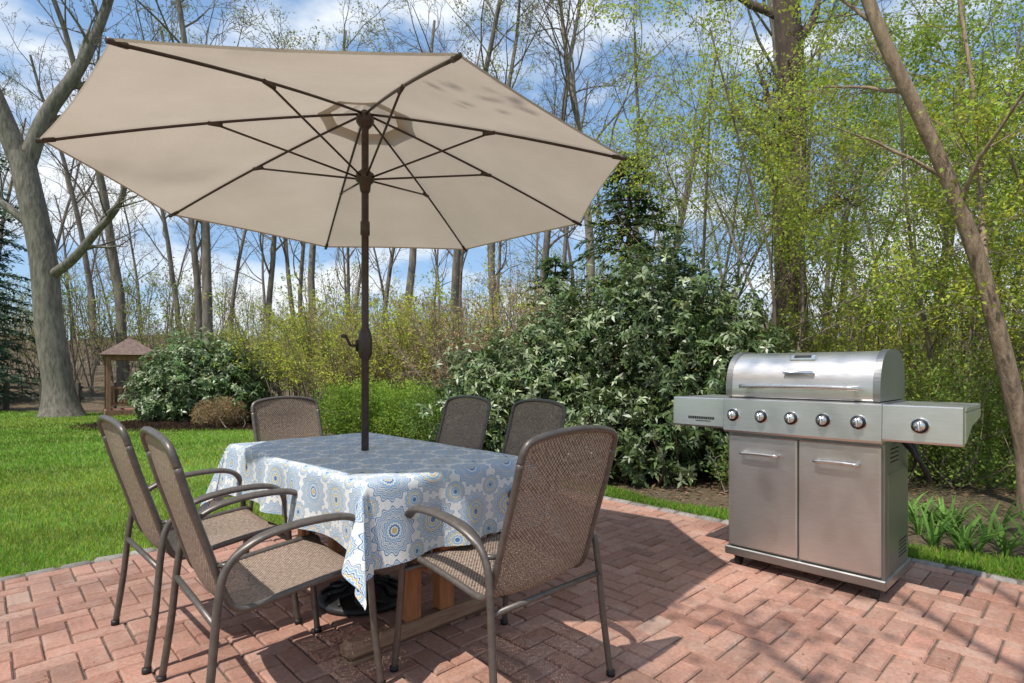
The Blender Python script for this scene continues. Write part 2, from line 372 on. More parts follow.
A2_,r2_,ad2=medal(.5,[(0,Bl),(.045,Wt),(.06,Lb),(.10,Wt),(.12,Oc),(.145,Wt),(.16,Lb),(.195,Wt),(.21,Bl),(.23,Wt)],10,.05)
B1_,_,_=medal(0,[(0,Bl),(.06,Wt),(.08,Oc),(.12,Wt),(.14,Lb),(.19,Wt),(.21,Oc),(.24,Wt),(.255,Bl),(.28,Wt),(.30,Lb),(.34,Wt),(.36,Gy),(.40,Wt),(.415,Bl),(.43,Wt)],16,.035)
fl=N(nt,'ShaderNodeVectorMath',operation='FLOOR'); L(nt,ad1.outputs[0],fl.inputs[0]); wn=N(nt,'ShaderNodeTexWhiteNoise',noise_dimensions='2D'); L(nt,fl.outputs[0],wn.inputs['Vector'])
sel=mathn(nt,'GREATER_THAN',wn.outputs['Value'],.6)
m1=N(nt,'ShaderNodeMix',data_type='RGBA'); L(nt,sel,m1.inputs[0]); L(nt,A1_,m1.inputs[6]); L(nt,B1_,m1.inputs[7])
m2=N(nt,'ShaderNodeMix',data_type='RGBA'); L(nt,mathn(nt,'LESS_THAN',r2_,.235),m2.inputs[0]); L(nt,m1.outputs[2],m2.inputs[6]); L(nt,A2_,m2.inputs[7])
wv=noise(nt,120,3,.6,uvn.outputs[0]); wr=ramp(nt,wv.outputs[0],[(.35,(.84,.86,.88)),(.6,(1,1,1))])
L(nt,mul(nt,m2.outputs[2],wr.outputs[0]),p.inputs['Base Color']); p.inputs['Roughness'].default_value=.6
wv2=noise(nt,5,3,.5,uvn.outputs[0]); bump(nt,wv2.outputs[0],p,.3,.025); clothm=m
woodh=noisemat('honey_wood',(.25,.10,.035),(.42,.19,.075),6,.5,0,.15,.002,(8,8,1))
woodf=noisemat('worn_wood',(.22,.12,.07),(.36,.23,.15),6,.7,0,.2,.002,(1.5,14,8))
tab=empty('patio_table',(TC[0],TC[1],0),A)
mb=MB(); box(mb,(-a_+.01,-b_+.01,.715),(a_-.01,b_-.01,.75),bev=.01); box(mb,(-a_+.09,-b_+.12,.64),(-a_+.115,b_-.12,.714)); box(mb,(a_-.115,-b_+.12,.64),(a_-.09,b_-.12,.714))
for s in (-1,1):
    y=s*.53
    box(mb,(-.13,y-.035,.09),(-.05,y+.035,.66),bev=.008); box(mb,(.05,y-.035,.09),(.13,y+.035,.66),bev=.008)
    box(mb,(-.33,y-.045,.6605),(.33,y+.045,.713),bev=.006)
    box(mb,(-.40,y-.045,.018),(.40,y+.045,.088),m=1,bev=.02)
    box(mb,(-.39,y-.04,.0),(-.28,y+.04,.017),m=1); box(mb,(.28,y-.04,.0),(.39,y+.04,.017),m=1)
box(mb,(-.045,-.60,.30),(-.005,.60,.37),bev=.005); 
mb.obj('trestle_frame',[woodh,woodf],False,tab)
mb=MB(); dx,dy=.27,.32
gx_=np.linspace(-a_-dx,a_+dx,110); gy_=np.linspace(-b_-dy,b_+dy,160)
X,Y=np.meshgrid(gx_,gy_); sx=np.sign(X);sy=np.sign(Y)
ex=np.maximum(abs(X)-a_,0);ey=np.maximum(abs(Y)-b_,0); d=np.hypot(ex,ey)
ix=np.minimum(abs(X),a_);iy=np.minimum(abs(Y),b_)
an=np.arctan2(ey,ex+1e-9); f=np.clip(d/.27,0,1.6)
cor=np.where((ex>0)&(ey>0),np.sin(2*an),0)
wave=np.where(ex>ey,np.sin(Y*13+1.3*np.sin(Y*5)+sx*1.0),np.sin(X*15+1.2*np.sin(X*7)+1))
out=.012+.012*f+.026*f*wave*(1-cor)+ .075*f*cor
out=np.where(d>0,out*np.clip(d/.03,0,1),0)
dirx=np.where(d>0,ex/(d+1e-9),0);diry=np.where(d>0,ey/(d+1e-9),0)
PX=sx*(ix+out*dirx)+0; PY=sy*(iy+out*diry)
fold=cor*f*.03*np.sin(an*10)
PX=PX+sy*sx*fold*sx*(-diry);PY=PY+fold*sy*dirx
PZ=zt-np.maximum(d-.006,0)*(.97)+ .0012*np.sin(X*17)*np.cos(Y*13)
PZ+=np.where(d<=0,.0022*np.exp(-(np.abs(((Y+.1)%.36)-.18)/.008)**2)+.002*np.exp(-(np.abs(X-.05)/.008)**2),0)
i=np.arange(len(gy_)-1)[:,None]*len(gx_);j=np.arange(len(gx_)-1)[None];k=len(gx_)
mb.add(np.stack([PX,PY,PZ],-1).reshape(-1,3),np.stack([i+j,i+j+1,i+k+j+1,i+k+j],-1).reshape(-1,4),uv=np.stack([X+.03,Y+.05],-1).reshape(-1,2))
mb.obj('tablecloth',[clothm],True,tab)
# ------------------------------------------------------------------ chairs
m,nt,p,o=newmat('sling_mesh'); uvn=N(nt,'ShaderNodeUVMap'); sp=N(nt,'ShaderNodeSeparateXYZ'); L(nt,uvn.outputs[0],sp.inputs[0])
wx=mathn(nt,'SINE',mathn(nt,'MULTIPLY',sp.outputs[0],420)); wy=mathn(nt,'SINE',mathn(nt,'MULTIPLY',sp.outputs[1],420))
w=mathn(nt,'MULTIPLY',wx,wy); nz=noise(nt,70,3,.6,uvn.outputs[0])
w2=mathn(nt,'ADD',mathn(nt,'MULTIPLY',w,.33),nz.outputs[0])
r=ramp(nt,w2,[(.25,(.09,.058,.043)),(.5,(.22,.155,.115)),(.78,(.44,.34,.26))]); L(nt,r.outputs[0],p.inputs['Base Color']); p.inputs['Roughness'].default_value=.65
bump(nt,w,p,.3,.002)
tr=N(nt,'ShaderNodeBsdfTransparent'); x=N(nt,'ShaderNodeMixShader'); L(nt,mathn(nt,'MULTIPLY',mathn(nt,'LESS_THAN',w2,.24),.8),x.inputs[0]); L(nt,p.outputs[0],x.inputs[1]);L(nt,tr.outputs[0],x.inputs[2]);L(nt,x.outputs[0],o.inputs[0]); sling=m
def chair_mesh():
    mb=MB(); hw=.238
    rail=crom([(.262,.395),(.262,.425),(.235,.445),(.12,.437),(-.02,.42),(-.15,.402),(-.20,.412),(-.232,.46),(-.28,.61),(-.335,.78),(-.362,.875)],6)
    for s in (-1,1):
        P=np.c_[np.full(len(rail),s*hw),rail]; tube(mb,P,.0125,8,ref=(1,0,0),cap=True)
    top=crom([(-hw,-.362,.875),(-hw+.004,-.375,.915),(-hw+.03,-.383,.944),(-.12,-.392,.963),(0,-.397,.970),(.12,-.392,.963),(hw-.03,-.383,.944),(hw-.004,-.375,.915),(hw,-.362,.875)],5)
    tube(mb,top,.0125,8,cap=True,ref=(0,.9,.3))
    for s in (-1,1):
        side=crom([(.285,.0),(.262,.20),(.245,.42),(.235,.54),(.215,.61),(.165,.645),(.08,.655),(-.05,.648),(-.16,.62),(-.235,.555),(-.262,.45),(-.285,.22),(-.315,0)],6)
        xx=s*(.272+.02*np.clip((.6-side[:,1])/.6,0,1))
        fl=1+1.1*np.clip((side[:,1]-.57)/.06,0,1)*np.where(side[:,0]>-.2,1,.4)
        tube(mb,np.c_[xx,side],.0128,10,ref=(1,0,0),flat=fl,cap=True)
        for q in (0,-1):
            e=side[q]; tube(mb,[(xx[q],e[0],0),(xx[q],e[0],.02)],.017,8,m=2,cap=True)
        tube(mb,[(s*hw,-.255,.56),(s*.272,-.225,.56)],.009,6,cap=True)
    tube(mb,[(-.277,.238,.40),(.277,.238,.40)],.011,8,cap=True,ref=(0,0,1)); tube(mb,[(-.277,-.268,.385),(.277,-.268,.385)],.011,8,cap=True,ref=(0,0,1))
    full=np.vstack([rail[:],[( -.375,.912)],[(-.385,.938)]])
    ns=14; V=[];U=[]; Ls=np.r_[0,np.cumsum(np.linalg.norm(np.diff(full,axis=0),axis=1))]; n=len(full)
    T=nrm(np.gradient(full,axis=0)); Nn=np.c_[T[:,1],-T[:,0]]
    for i_ in range(n):
        t=i_/(n-1)
        for j_ in range(ns+1):
            s=j_/ns*2-1; c_=1-s*s
            sag=.022*c_*math.sin(math.pi*min(1,max(0,t)))**.5
            y,z=full[i_]; hh=hw-(.0 if i_<n-2 else (.003 if i_==n-2 else .02))
            z2=z+(.022*c_ if i_==n-1 else (.014*c_ if i_==n-2 else (.006*c_ if i_==n-3 else 0)))
            V.append((s*hh,y-abs(Nn[i_,0])*sag*(1 if T[i_,1]>0.5 else 0),z2-abs(Nn[i_,1])*sag)); U.append((s*hw,Ls[i_]))
    w=ns+1;i=np.arange(n-1)[:,None]*w;j=np.arange(ns)[None]
    mb.add(V,np.stack([i+j,i+j+1,i+w+j+1,i+w+j],-1).reshape(-1,4),m=1,uv=U)
    return mb.mesh('patio_chair',[bronze,sling,blackm])
cm=chair_mesh()
for (v_,u_,ang) in ((.775,2.84,-88.5),(.80,2.13,-92),(2.24,3.21,93),(2.25,2.53,88),(1.62,3.66,184),(1.46,1.61,0)):
    o=bpy.data.objects.new('patio_chair',cm); S.collection.objects.link(o); xy=W(v_,u_)
    o.location=(xy[0],xy[1],.001); o.rotation_euler=(0,0,A+math.radians(ang))
# ------------------------------------------------------------------ grill
gxy=W(3.278,.7485); gr_=empty('gas_grill',(gxy[0],gxy[1],0),A)
def ext(mb,prof,y0,y1,m=0,caps=True):
    prof=np.array(prof,float);n=len(prof)
    V=[(a,y0,b) for a,b in prof]+[(a,y1,b) for a,b in prof]
    F=[(i,(i+1)%n,n+(i+1)%n,n+i) for i in range(n)]
    mb.add(V,F,m=m)
    if caps:
        c=prof.mean(0)
        for y in (y0,y1):
            VV=[(c[0],y,c[1])]+[(a,y,b) for a,b in prof]+[((prof[i][0]+prof[(i+1)%n][0])/2,y,(prof[i][1]+prof[(i+1)%n][1])/2) for i in range(n)]
            FF=[(0,1+n+(i-1)%n,1+i,1+n+i) for i in range(n)]
            mb.add(VV,FF,m=m)
mb=MB()
box(mb,(.012,.0,.10),(.50,.81,.80),m=0,bev=.004); box(mb,(-.012,-.012,.065),(.515,.822,.115),m=0,bev=.006)
box(mb,(.06,-.003,.15),(.46,.001,.64),m=0,bev=.002)
mb.obj('cart',[steel_d],False,gr_)
mb=MB(); box(mb,(-.014,.012,.125),(.010,.4015,.785),bev=.008); box(mb,(-.014,.4085,.125),(.010,.798,.785),bev=.008); mb.obj('doors',[steel],False,gr_)
mb=MB()
for y0,y1 in ((.10,.315),(.50,.715)):
    tube(mb,crom([(-.045,y0,.685),(-.048,(y0+y1)/2,.688),(-.045,y1,.685)],5),.010,10,cap=True,ref=(0,0,1))
    for y in (y0+.012,y1-.012): tube(mb,[(-.012,y,.685),(-.045,y,.685)],.0075,8,cap=True,ref=(0,0,1))
tube(mb,crom([(-.045,.10,1.075),(-.052,.41,1.08),(-.045,.715,1.075)],6),.0125,12,cap=True,ref=(0,0,1))
for y in (.125,.69): tube(mb,[(.03,y,1.075),(-.045,y,1.075)],.011,8,cap=True,ref=(0,0,1))
mb.obj('handles',[chrome],True,gr_)
mb=MB()
fp=[(-.052,.815),(-.044,.995),(-.036,1.0),(.02,1.0),(.02,.803),(-.045,.803)]
ext(mb,fp,.0,.81); fs=[(-.050,.83),(-.042,.994),(-.035,.999),(.02,.999),(.02,.82),(-.044,.82)]
ext(mb,fs,-.315,-.002); ext(mb,fs,.812,1.145)
for y0,y1 in ((-.318,-.004),(.814,1.148)):
    box(mb,(.022,y0,.972),(.47,y1,.998),bev=.006)
for y in (-.318,1.138):
    ext(mb,[(.021,.83),(.021,.971),(.47,.971),(.47,.93),(.2,.90)],y,y+.01)
mb.obj('control_panel_and_shelves',[steel],False,gr_)
mb=MB(); ext(mb,[(.0205,.801),(.0205,1.004),(.49,1.004),(.49,.801)],.004,.806,0); mb.obj('firebox',[steel_d],False,gr_)
mb=MB(); lp=crom([(.015,1.010),(.012,1.06),(.022,1.13),(.06,1.205),(.12,1.25),(.20,1.270),(.34,1.270),(.43,1.248),(.485,1.19),(.505,1.10),(.505,1.010)],4)
ext(mb,lp,.05,.79); o=mb.obj('lid',[steel],False,gr_)
for pl in o.data.polygons: pl.use_smooth=abs(pl.normal.y)<.5
mb=MB(); c0=np.array([.26,1.010])
lp2=(lp-c0)*np.array([1.03,1.035])+c0; lp2[:,1]=np.maximum(lp2[:,1],1.010); ext(mb,lp2,.018,.051); ext(mb,lp2,.789,.822); mb.obj('lid_end_caps',[steel_d],False,gr_)
mb=MB(); box(mb,(.02,.03,1.0045),(.50,.81,1.0095),bev=.001); mb.obj('lid_gap',[blackm],False,gr_)
mb=MB()
def xcyl(mb,x0,x1,y,z,r,m=0,k=20): tube(mb,[(x0,y,z),(x1,y,z)],r,k,cap=True,ref=(0,0,1),m=m)
for y in (.751,.588,.425,.264,.10,-.157):
    xcyl(mb,-.040,-.052,y,.905,.038,1); xcyl(mb,-.05,-.057,y,.905,.034,0); xcyl(mb,-.055,-.082,y,.905,.0235,2); box(mb,(-.092,y-.006,.883),(-.08,y+.006,.927),m=2,bev=.003)
box(mb,(.002,.33,1.150),(.025,.49,1.165),m=1,bev=.002)
mb.obj('knobs',[blackm,chrome,chrome],True,gr_)
b_o=MB(); box(b_o,(-.01,-.07,-.018),(.01,.07,.018),m=0,bev=.006); box(b_o,(-.013,-.045,-.010),(-.006,.045,.010),m=1,bev=.002)
oo=b_o.obj('thermometer_badge',[chrome,blackm],False,gr_); oo.location=(.088,.41,1.238); oo.rotation_euler=(0,math.radians(48),0)
mb=MB()
for (x_,y_) in ((.05,.05),(.05,.76),(.45,.05),(.45,.76)):
    tube(mb,[(x_-.0,y_-.014,.032),(x_,y_+.014,.032)],.032,18,cap=True,ref=(0,0,1)); box(mb,(x_-.022,y_-.022,.045),(x_+.022,y_-.017,.064)); box(mb,(x_-.022,y_+.017,.045),(x_+.022,y_+.022,.064)); box(mb,(x_-.025,y_-.022,.060),(x_+.025,y_+.022,.0648))
for r_ in range(5):
    for q in range(6):
        box(mb,(.28+q*.028,-.0055,.17+r_*.02),(.295+q*.028,-.002,.178+r_*.02),bev=.001)
        if r_<4: box(mb,(.12+q*.028,-.0025,.69+r_*.022),(.14+q*.028,.001,.698+r_*.022),bev=.001)
tube(mb,crom([(.28,-.01,.80),(.25,-.07,.74),(.30,-.12,.64),(.40,-.12,.57),(.47,-.08,.62),(.49,-.03,.74),(.47,.0,.80)],7),.011,8,cap=True)
tube(mb,crom([(.36,-.01,.80),(.40,-.05,.72),(.46,-.04,.66),(.52,-.02,.62)],6),.009,8,cap=True)
mb.obj('casters_hose_and_vents',[blackm],False,gr_)
mb=MB(); yy=1.04; rg=np.random.default_rng(3)
while yy>.87:
    w_=rg.uniform(.008,.013); box(mb,(-.0515,yy-w_,.868),(-.0478,yy,.884),bev=.0005); yy-=w_+.0045
yy=.99
while yy>.90:
    w_=rg.uniform(.005,.008); box(mb,(-.0518,yy-w_,.855),(-.0484,yy,.8605),bev=.0004); yy-=w_+.003
mb.obj('panel_lettering',[blackm],False,gr_)
# ------------------------------------------------------------------ vegetation
UP=np.array([0,0,1.])
def pdir(t,ang,rng):
    r=rng.normal(0,1,3); r=r-t*(r@t); r/=np.linalg.norm(r)+1e-9
    return t*math.cos(ang)+r*math.sin(ang)
KS=[10,6,4,3,3,3]
def spawn(mb,rng,pts,rad,Lp,lvl,mx,cfg,tips,tmin=None):
    nc=cfg['n'][lvl]; t0=cfg['t0'][lvl] if tmin is None else tmin; n=len(pts)-1
    for q in range(nc):
        t=t0+(1-t0)*((q+rng.random())/nc); f=t*n; i=min(int(f),n-1); f-=i
        p=pts[i]*(1-f)+pts[i+1]*f; r=rad[i]*(1-f)+rad[i+1]*f; tg=pts[i+1]-pts[i]; tg=tg/(np.linalg.norm(tg)+1e-9)
        d=pdir(tg,rng.uniform(*cfg['ang'][lvl]),rng)
        if 'flat' in cfg and lvl>=1: d[2]*=cfg['flat']
        if d[2]<-.3: d[2]*=.3
        grow(mb,rng,p,d/np.linalg.norm(d),Lp*cfg['lr'][lvl]*(1-.5*t)*rng.uniform(.7,1.25),r*cfg['rr'][lvl]*rng.uniform(.75,1),lvl+1,mx,cfg,tips)
def grow(mb,rng,p,d,Ln,r,lvl,mx,cfg,tips):
    n=cfg['seg'][lvl]; pts=[p];dd=d
    for i in range(n):
        dd=dd+rng.normal(0,cfg['wob'][lvl],3)+UP*cfg['up'][lvl]; dd=dd/np.linalg.norm(dd); p=p+dd*Ln/n; pts.append(p)
    pts=np.array(pts); e=cfg['end'][lvl]; rad=np.maximum(r*np.linspace(1,e,n+1),cfg.get('rmin',.003))
    if lvl==0: rad[0]*=1.35
    tube(mb,pts,rad,KS[lvl],m=0)
    if lvl<mx: spawn(mb,rng,pts,rad,Ln,lvl,mx,cfg,tips)
    if lvl>=mx-1: tips.append((pts,dd))
BARE=dict(seg=[9,6,4,3,2],n=[12,6,4,3],t0=[.35,.2,.2,.15],ang=[(.5,1.0),(.5,.95),(.5,1.0),(.5,1.1)],lr=[.42,.5,.5,.5],rr=[.48,.5,.5,.55],wob=[.05,.15,.2,.25,.3],up=[.03,.07,.06,.04,.03],end=[.3,.2,.2,.3,.4],rmin=.006)
def tipleaves(mb,tips,rng,per,Lr,Wf,base,m=1,hue=.12,seed=1,spread=.04,droop=-.2,amt=.3,zmin=-9):
    C=[];D=[]
    for pts,dd in tips:
        k=rng.poisson(per)
        if k==0 or pts[0][2]<zmin: continue
        t=rng.uniform(.2,1,k)*(len(pts)-1); i=np.minimum(t.astype(int),len(pts)-2); f=(t-i)[:,None]
        C.append(pts[i]*(1-f)+pts[i+1]*f+rng.normal(0,spread,(k,3))); D.append(dd[None]*.5+rng.normal(0,.7,(k,3))+np.array([0,0,droop]))
    C=np.concatenate(C);D=np.concatenate(D);n=len(C); Ls=rng.uniform(*Lr,n)
    leaves(mb,C,D,Ls,Ls*Wf,cvar(base,n,rng,C,seed,1.2,amt,hue),rng,m=m)
def inst(mesh,name,loc,rz,sc,parent=None):
    o=bpy.data.objects.new(name,mesh); S.collection.objects.link(o); o.location=loc; o.rotation_euler=(0,0,rz); o.scale=(sc,sc,sc)
    if parent: o.parent=parent
    return o
protos=[]
for k in range(5):
    rng=np.random.default_rng(100+k); mb=MB(); tips=[]
    grow(mb,rng,np.zeros(3),np.array([rng.normal(0,.05),rng.normal(0,.05),1.]),13.5+k,.135+.018*k,0,4 if k<3 else 3,BARE,tips)
    if k in (1,3): tipleaves(mb,tips,rng,1.6,(.06,.11),.6,(.30,.33,.08),spread=.12)
    if k==4: tipleaves(mb,tips,rng,2.5,(.05,.09),.6,(.32,.22,.11),spread=.12)
    protos.append(mb.mesh('bare_tree_proto%d'%k,[bark_far,leaf]))
rng=np.random.default_rng(5)
forest=empty('distant_trees')
for band,(y0,y1,nn) in enumerate(((18,25,8),(25,38,18),(38,60,24),(60,80,14))):
    for q in range(nn):
        Y_=rng.uniform(y0,y1); X_=((q+rng.random())/nn*2-1)*1.08*Y_
        if Y_<25 and X_<-9: continue
        inst(protos[rng.integers(3) if Y_<38 else 2+rng.integers(3)],'tree',(X_,Y_,float(gz(X_,Y_))-.1),rng.uniform(0,6.28),rng.uniform(.75,1.15),forest)
for q in range(16):
    a=rng.uniform(math.radians(150),math.radians(390)); r_=rng.uniform(24,34); X_=r_*math.cos(a);Y_=r_*math.sin(a)
    if abs(X_)<Y_*1.1: continue
    inst(protos[3+rng.integers(2)],'tree',(X_,Y_,float(gz(X_,Y_))-.1),rng.uniform(0,6.28),1.0,forest)
for (X_,Y_,sc,pk) in ((-8.7,16.2,1.15,0),(-6.1,17,.85,1),(-4.3,21,1.05,2),(-1.7,18.5,.95,2),(-.6,16.5,.9,1),(0.7,17,1.0,0),(1.9,15.5,.9,2),(6.6,14.5,1.05,2),(9.8,13,1.0,0),(-14.5,21,1.1,2),(-10.6,19,.9,1)):
    inst(protos[pk],'bare_tree',(X_,Y_,float(gz(X_,Y_))-.05),rng.uniform(0,6.28),sc)
inst(protos[1],'bare_tree',(.4,-3.2,-.05),1.1,.92)  # out-of-view tree added so its branch shadows dapple the patio
inst(protos[0],'bare_tree',(-7.5,-2.5,-.05),2.6,1.0)
def shrub_mesh(seed,h,nst,spreadr,leafc,per,Lr,Wf=.5,bm=None,hue=.12,wide=.5):
    rng=np.random.default_rng(seed); mb=MB(); tips=[]
    cfg=dict(seg=[5,3,2],n=[7,4],t0=[.25,.2],ang=[(.3,.8),(.4,.9)],lr=[.45,.5],rr=[.6,.6],wob=[.1,.15,.2],up=[.03,.03,.0],end=[.3,.3,.4],rmin=.0028)
    for s in range(nst):
        a=rng.uniform(0,6.28); r=spreadr*math.sqrt(rng.random()); d=np.array([math.cos(a)*wide*rng.random(),math.sin(a)*wide*rng.random(),1.]); d/=np.linalg.norm(d)
        grow(mb,rng,np.array([math.cos(a)*r,math.sin(a)*r,-.02]),d,h*rng.uniform(.7,1.1),.009+.0035*h,0,2,cfg,tips)
    if leafc is not None: tipleaves(mb,tips,rng,per,Lr,Wf,leafc,hue=hue,seed=seed)
    return mb.mesh('shrub_proto',[bm or twig_mat,leaf])
br=[shrub_mesh(11,2.4,20,1.2,(.32,.34,.10),1.2,(.06,.10)),shrub_mesh(12,2.0,20,1.2,(.36,.25,.15),1.6,(.06,.10)),shrub_mesh(13,3.0,18,1.1,(.27,.33,.08),2.2,(.06,.11))]
und=empty('woodland_undergrowth')
for q in range(58):
    Y_=rng.uniform(16,38); X_=((q+rng.random())/58*2-1)*1.05*Y_
    if X_<-8 and Y_<18: continue
    inst(br[rng.integers(3)],'brush',(X_,Y_,float(gz(X_,Y_))),rng.uniform(0,6.28),rng.uniform(.8,1.4),und)
for q in range(18):
    Y_=rng.uniform(50,72); X_=((q+rng.random())/18*2-1)*1.0*Y_
    inst(br[rng.integers(3)],'brush',(X_,Y_,float(gz(X_,Y_))-.2),rng.uniform(0,6.28),rng.uniform(1.8,3.0),und)
# big left tree
rng=np.random.default_rng(21); mb=MB(); tips=[]
CF=dict(BARE); CF['n']=[12,6,5,3]; CF['seg']=[9,6,5,4,3]
def limb(path,r0,r1,lvl,nch,tmin,Lp,cfg=CF,mx=4,k=12,flare=False):
    P=crom(path,5); rad=np.linspace(r0,r1,len(P))
    if flare: rad[0]*=1.6; rad[1]*=1.35; rad[2]*=1.18; rad[3]*=1.08
    tube(mb,P,rad,k,m=0); c=dict(cfg); c['n']=list(cfg['n']); c['n'][lvl]=nch
    spawn(mb,rng,P,rad,Lp,lvl,mx,c,tips,tmin)
limb([(-11.73,14.6,-.1),(-11.85,14.6,1.0),(-12.05,14.6,2.3),(-12.25,14.6,4.3),(-12.8,14.6,6.8)],.35,.28,0,0,.5,6,flare=True)
limb([(-12.8,14.6,6.6),(-13.3,14.4,8.2),(-14.2,14.2,10.5),(-14.8,14,13)],.26,.08,0,9,.2,6)
limb([(-12.7,14.6,6.4),(-12.3,14.8,7.9),(-11.5,15.1,9.6),(-10.8,15.3,12),(-10.5,15.5,15)],.22,.06,0,11,.2,6)
limb([(-12.2,14.6,3.5),(-11.4,14.5,4.0),(-10.7,14.4,4.7),(-9.95,14.2,5.4),(-9.5,14.0,6.6)],.13,.05,1,9,.3,4.5)
limb([(-12.4,14.6,4.8),(-13.3,14.4,5.6),(-14.6,14.1,6.4)],.12,.04,1,6,.3,3.5)
mb.obj('oak_tree',[bark_grey,leaf])
rng=np.random.default_rng(22); mb=MB(); tips=[]
limb([(4.45,9.0,-.1),(4.5,9.0,1.5),(4.45,9.0,3.5),(4.5,9.0,5.5),(4.35,9.0,8.0),(4.3,9,11)],.26,.17,0,11,.3,6,flare=True)
tipleaves(mb,tips,rng,1,(.03,.055),.6,(.36,.40,.08),spread=.08,zmin=3.4)
mb.obj('maple_tree',[bark_dark,leaf])
SM=dict(seg=[8,6,4,3,2],n=[9,6,5,3],t0=[.3,.2,.2,.15],ang=[(.5,1.0),(.5,.95),(.5,1.0),(.5,1.1)],lr=[.5,.5,.5,.5],rr=[.45,.5,.55,.6],wob=[.07,.15,.2,.25,.3],up=[.02,.05,.03,.02,.0],end=[.35,.25,.3,.4,.5],rmin=.0022,flat=.75)
YG=(.36,.42,.065)
rng=np.random.default_rng(23); mb=MB(); tips=[]
limb([(4.42,4.75,-.1),(4.28,4.7,.6),(4.0,4.62,1.5),(3.75,4.6,2.3),(3.42,4.6,3.1),(3.02,4.6,3.95),(2.8,4.7,4.9),(2.7,4.8,6)],.074,.04,0,9,.42,2.8,SM,3,12,True)
limb([(3.9,4.6,1.8),(4.1,4.9,2.6),(4.3,5.2,3.6),(4.3,5.4,4.8)],.03,.013,1,7,.3,2.2,SM,3,8)
tipleaves(mb,tips,rng,5,(.02,.042),.6,YG,spread=.05)
mb.obj('leaning_tree',[bark_tan,leaf])
# unseen arching tree added behind the viewpoint: dapples the bricks and grill
rng=np.random.default_rng(24); mb=MB(); tips=[]
limb([(-2.2,-2.6,-.1),(-2.0,-2.3,1.5),(-1.5,-1.7,3.2),(-.7,-.8,4.8),(.2,0.0,6.0),(1.0,.6,7.2)],.13,.05,0,12,.5,5.0,SM,3,10,True)
tipleaves(mb,tips,rng,3.5,(.05,.085),.65,(.28,.36,.06),spread=.08)
mb.obj('added_shade_tree',[bark_tan,leaf])
def small_tree(name,seed,base,h,r,per,colr,nst=3,lean=.25,bm=twig_mat,LR=(.028,.055)):
    global mb,tips,rng
    rng=np.random.default_rng(seed); mb=MB(); tips=[]
    for s in range(nst):
        d=np.array([rng.normal(0,lean),rng.normal(0,lean),1.]); d/=np.linalg.norm(d)
        grow(mb,rng,np.array(base)+np.array([rng.normal(0,.12),rng.normal(0,.12),-.05]),d,h*rng.uniform(.8,1.1),r*rng.uniform(.7,1),0,3,SM,tips)
    tipleaves(mb,tips,rng,per,LR,.6,colr,spread=.09,seed=seed,amt=.4)
    mb.obj(name,[bm,leaf])
small_tree('understory_tree',31,(3.3,6.9,0),4.8,.032,15,YG,3)
small_tree('understory_tree',32,(5.8,7.2,0),5.6,.038,18,(.27,.36,.06),4)
small_tree('understory_tree',33,(6.8,6.0,0),5.2,.038,18,(.31,.38,.06),4)
small_tree('understory_tree',34,(2.9,9.6,0),6.2,.042,13,(.33,.38,.08),4)
small_tree('understory_tree',35,(7.8,8.6,0),6.5,.048,18,(.24,.33,.06),4)
small_tree('understory_tree',36,(5.6,5.3,0),3.6,.03,18,YG,3,.35)
small_tree('understory_tree',38,(6.2,11.5,0),7.5,.055,15,(.29,.37,.07),4,.18,LR=(.04,.07))
small_tree('understory_tree',39,(10,11.5,0),7.5,.055,15,(.29,.35,.07),3,.18,LR=(.04,.07))
# bushes
def inside(p,E,k=1.0):
    m=np.zeros(len(p),bool)
    for c,r in E:
        q=(p-np.array(c))/np.array(r); m|=(q*q).sum(1)<k*k
    return m
def blob_pts(E,n,rng,seed,lump=.16,inner=.6,f=2.2):
    out=[];dirs=[]
    vol=np.array([r[0]*r[2]+r[1]*r[2]+r[0]*r[1] for c,r in E]); cn=(vol/vol.sum()*n).astype(int)
    for (c,r),k in zip(E,cn):
        d=nrm(rng.normal(0,1,(k,3))); l=1+lump*lown(d*2+np.array(c)*3,seed,f)
        t=1-(1-inner)*rng.random(k)**1.6
        p=np.array(c)+d*np.array(r)*(l*t)[:,None]
        others=[(c2,r2) for (c2,r2) in E if c2!=c]
        ok=p[:,2]>.03
        if others: ok&=~inside(p,others,.72)
        out.append(p[ok]);dirs.append(nrm(d/np.array(r))[ok])
    return np.concatenate(out),np.concatenate(dirs)
def stems(mb,E,rng,n,r=.018,col=None):
    for (c,rr) in E:
        for q in range(n):
            d=nrm(rng.normal(0,1,3)); d[2]=abs(d[2]); t=np.array(c)+d*np.array(rr)*.85
            b=np.array([c[0]+rng.normal(0,.2),c[1]+rng.normal(0,.2),-.05]); mid=(b+t)/2+rng.normal(0,.12,3)
            P=crom([b,mid,t],5); tube(mb,P,np.linspace(r,r*.3,len(P)),5,m=0)
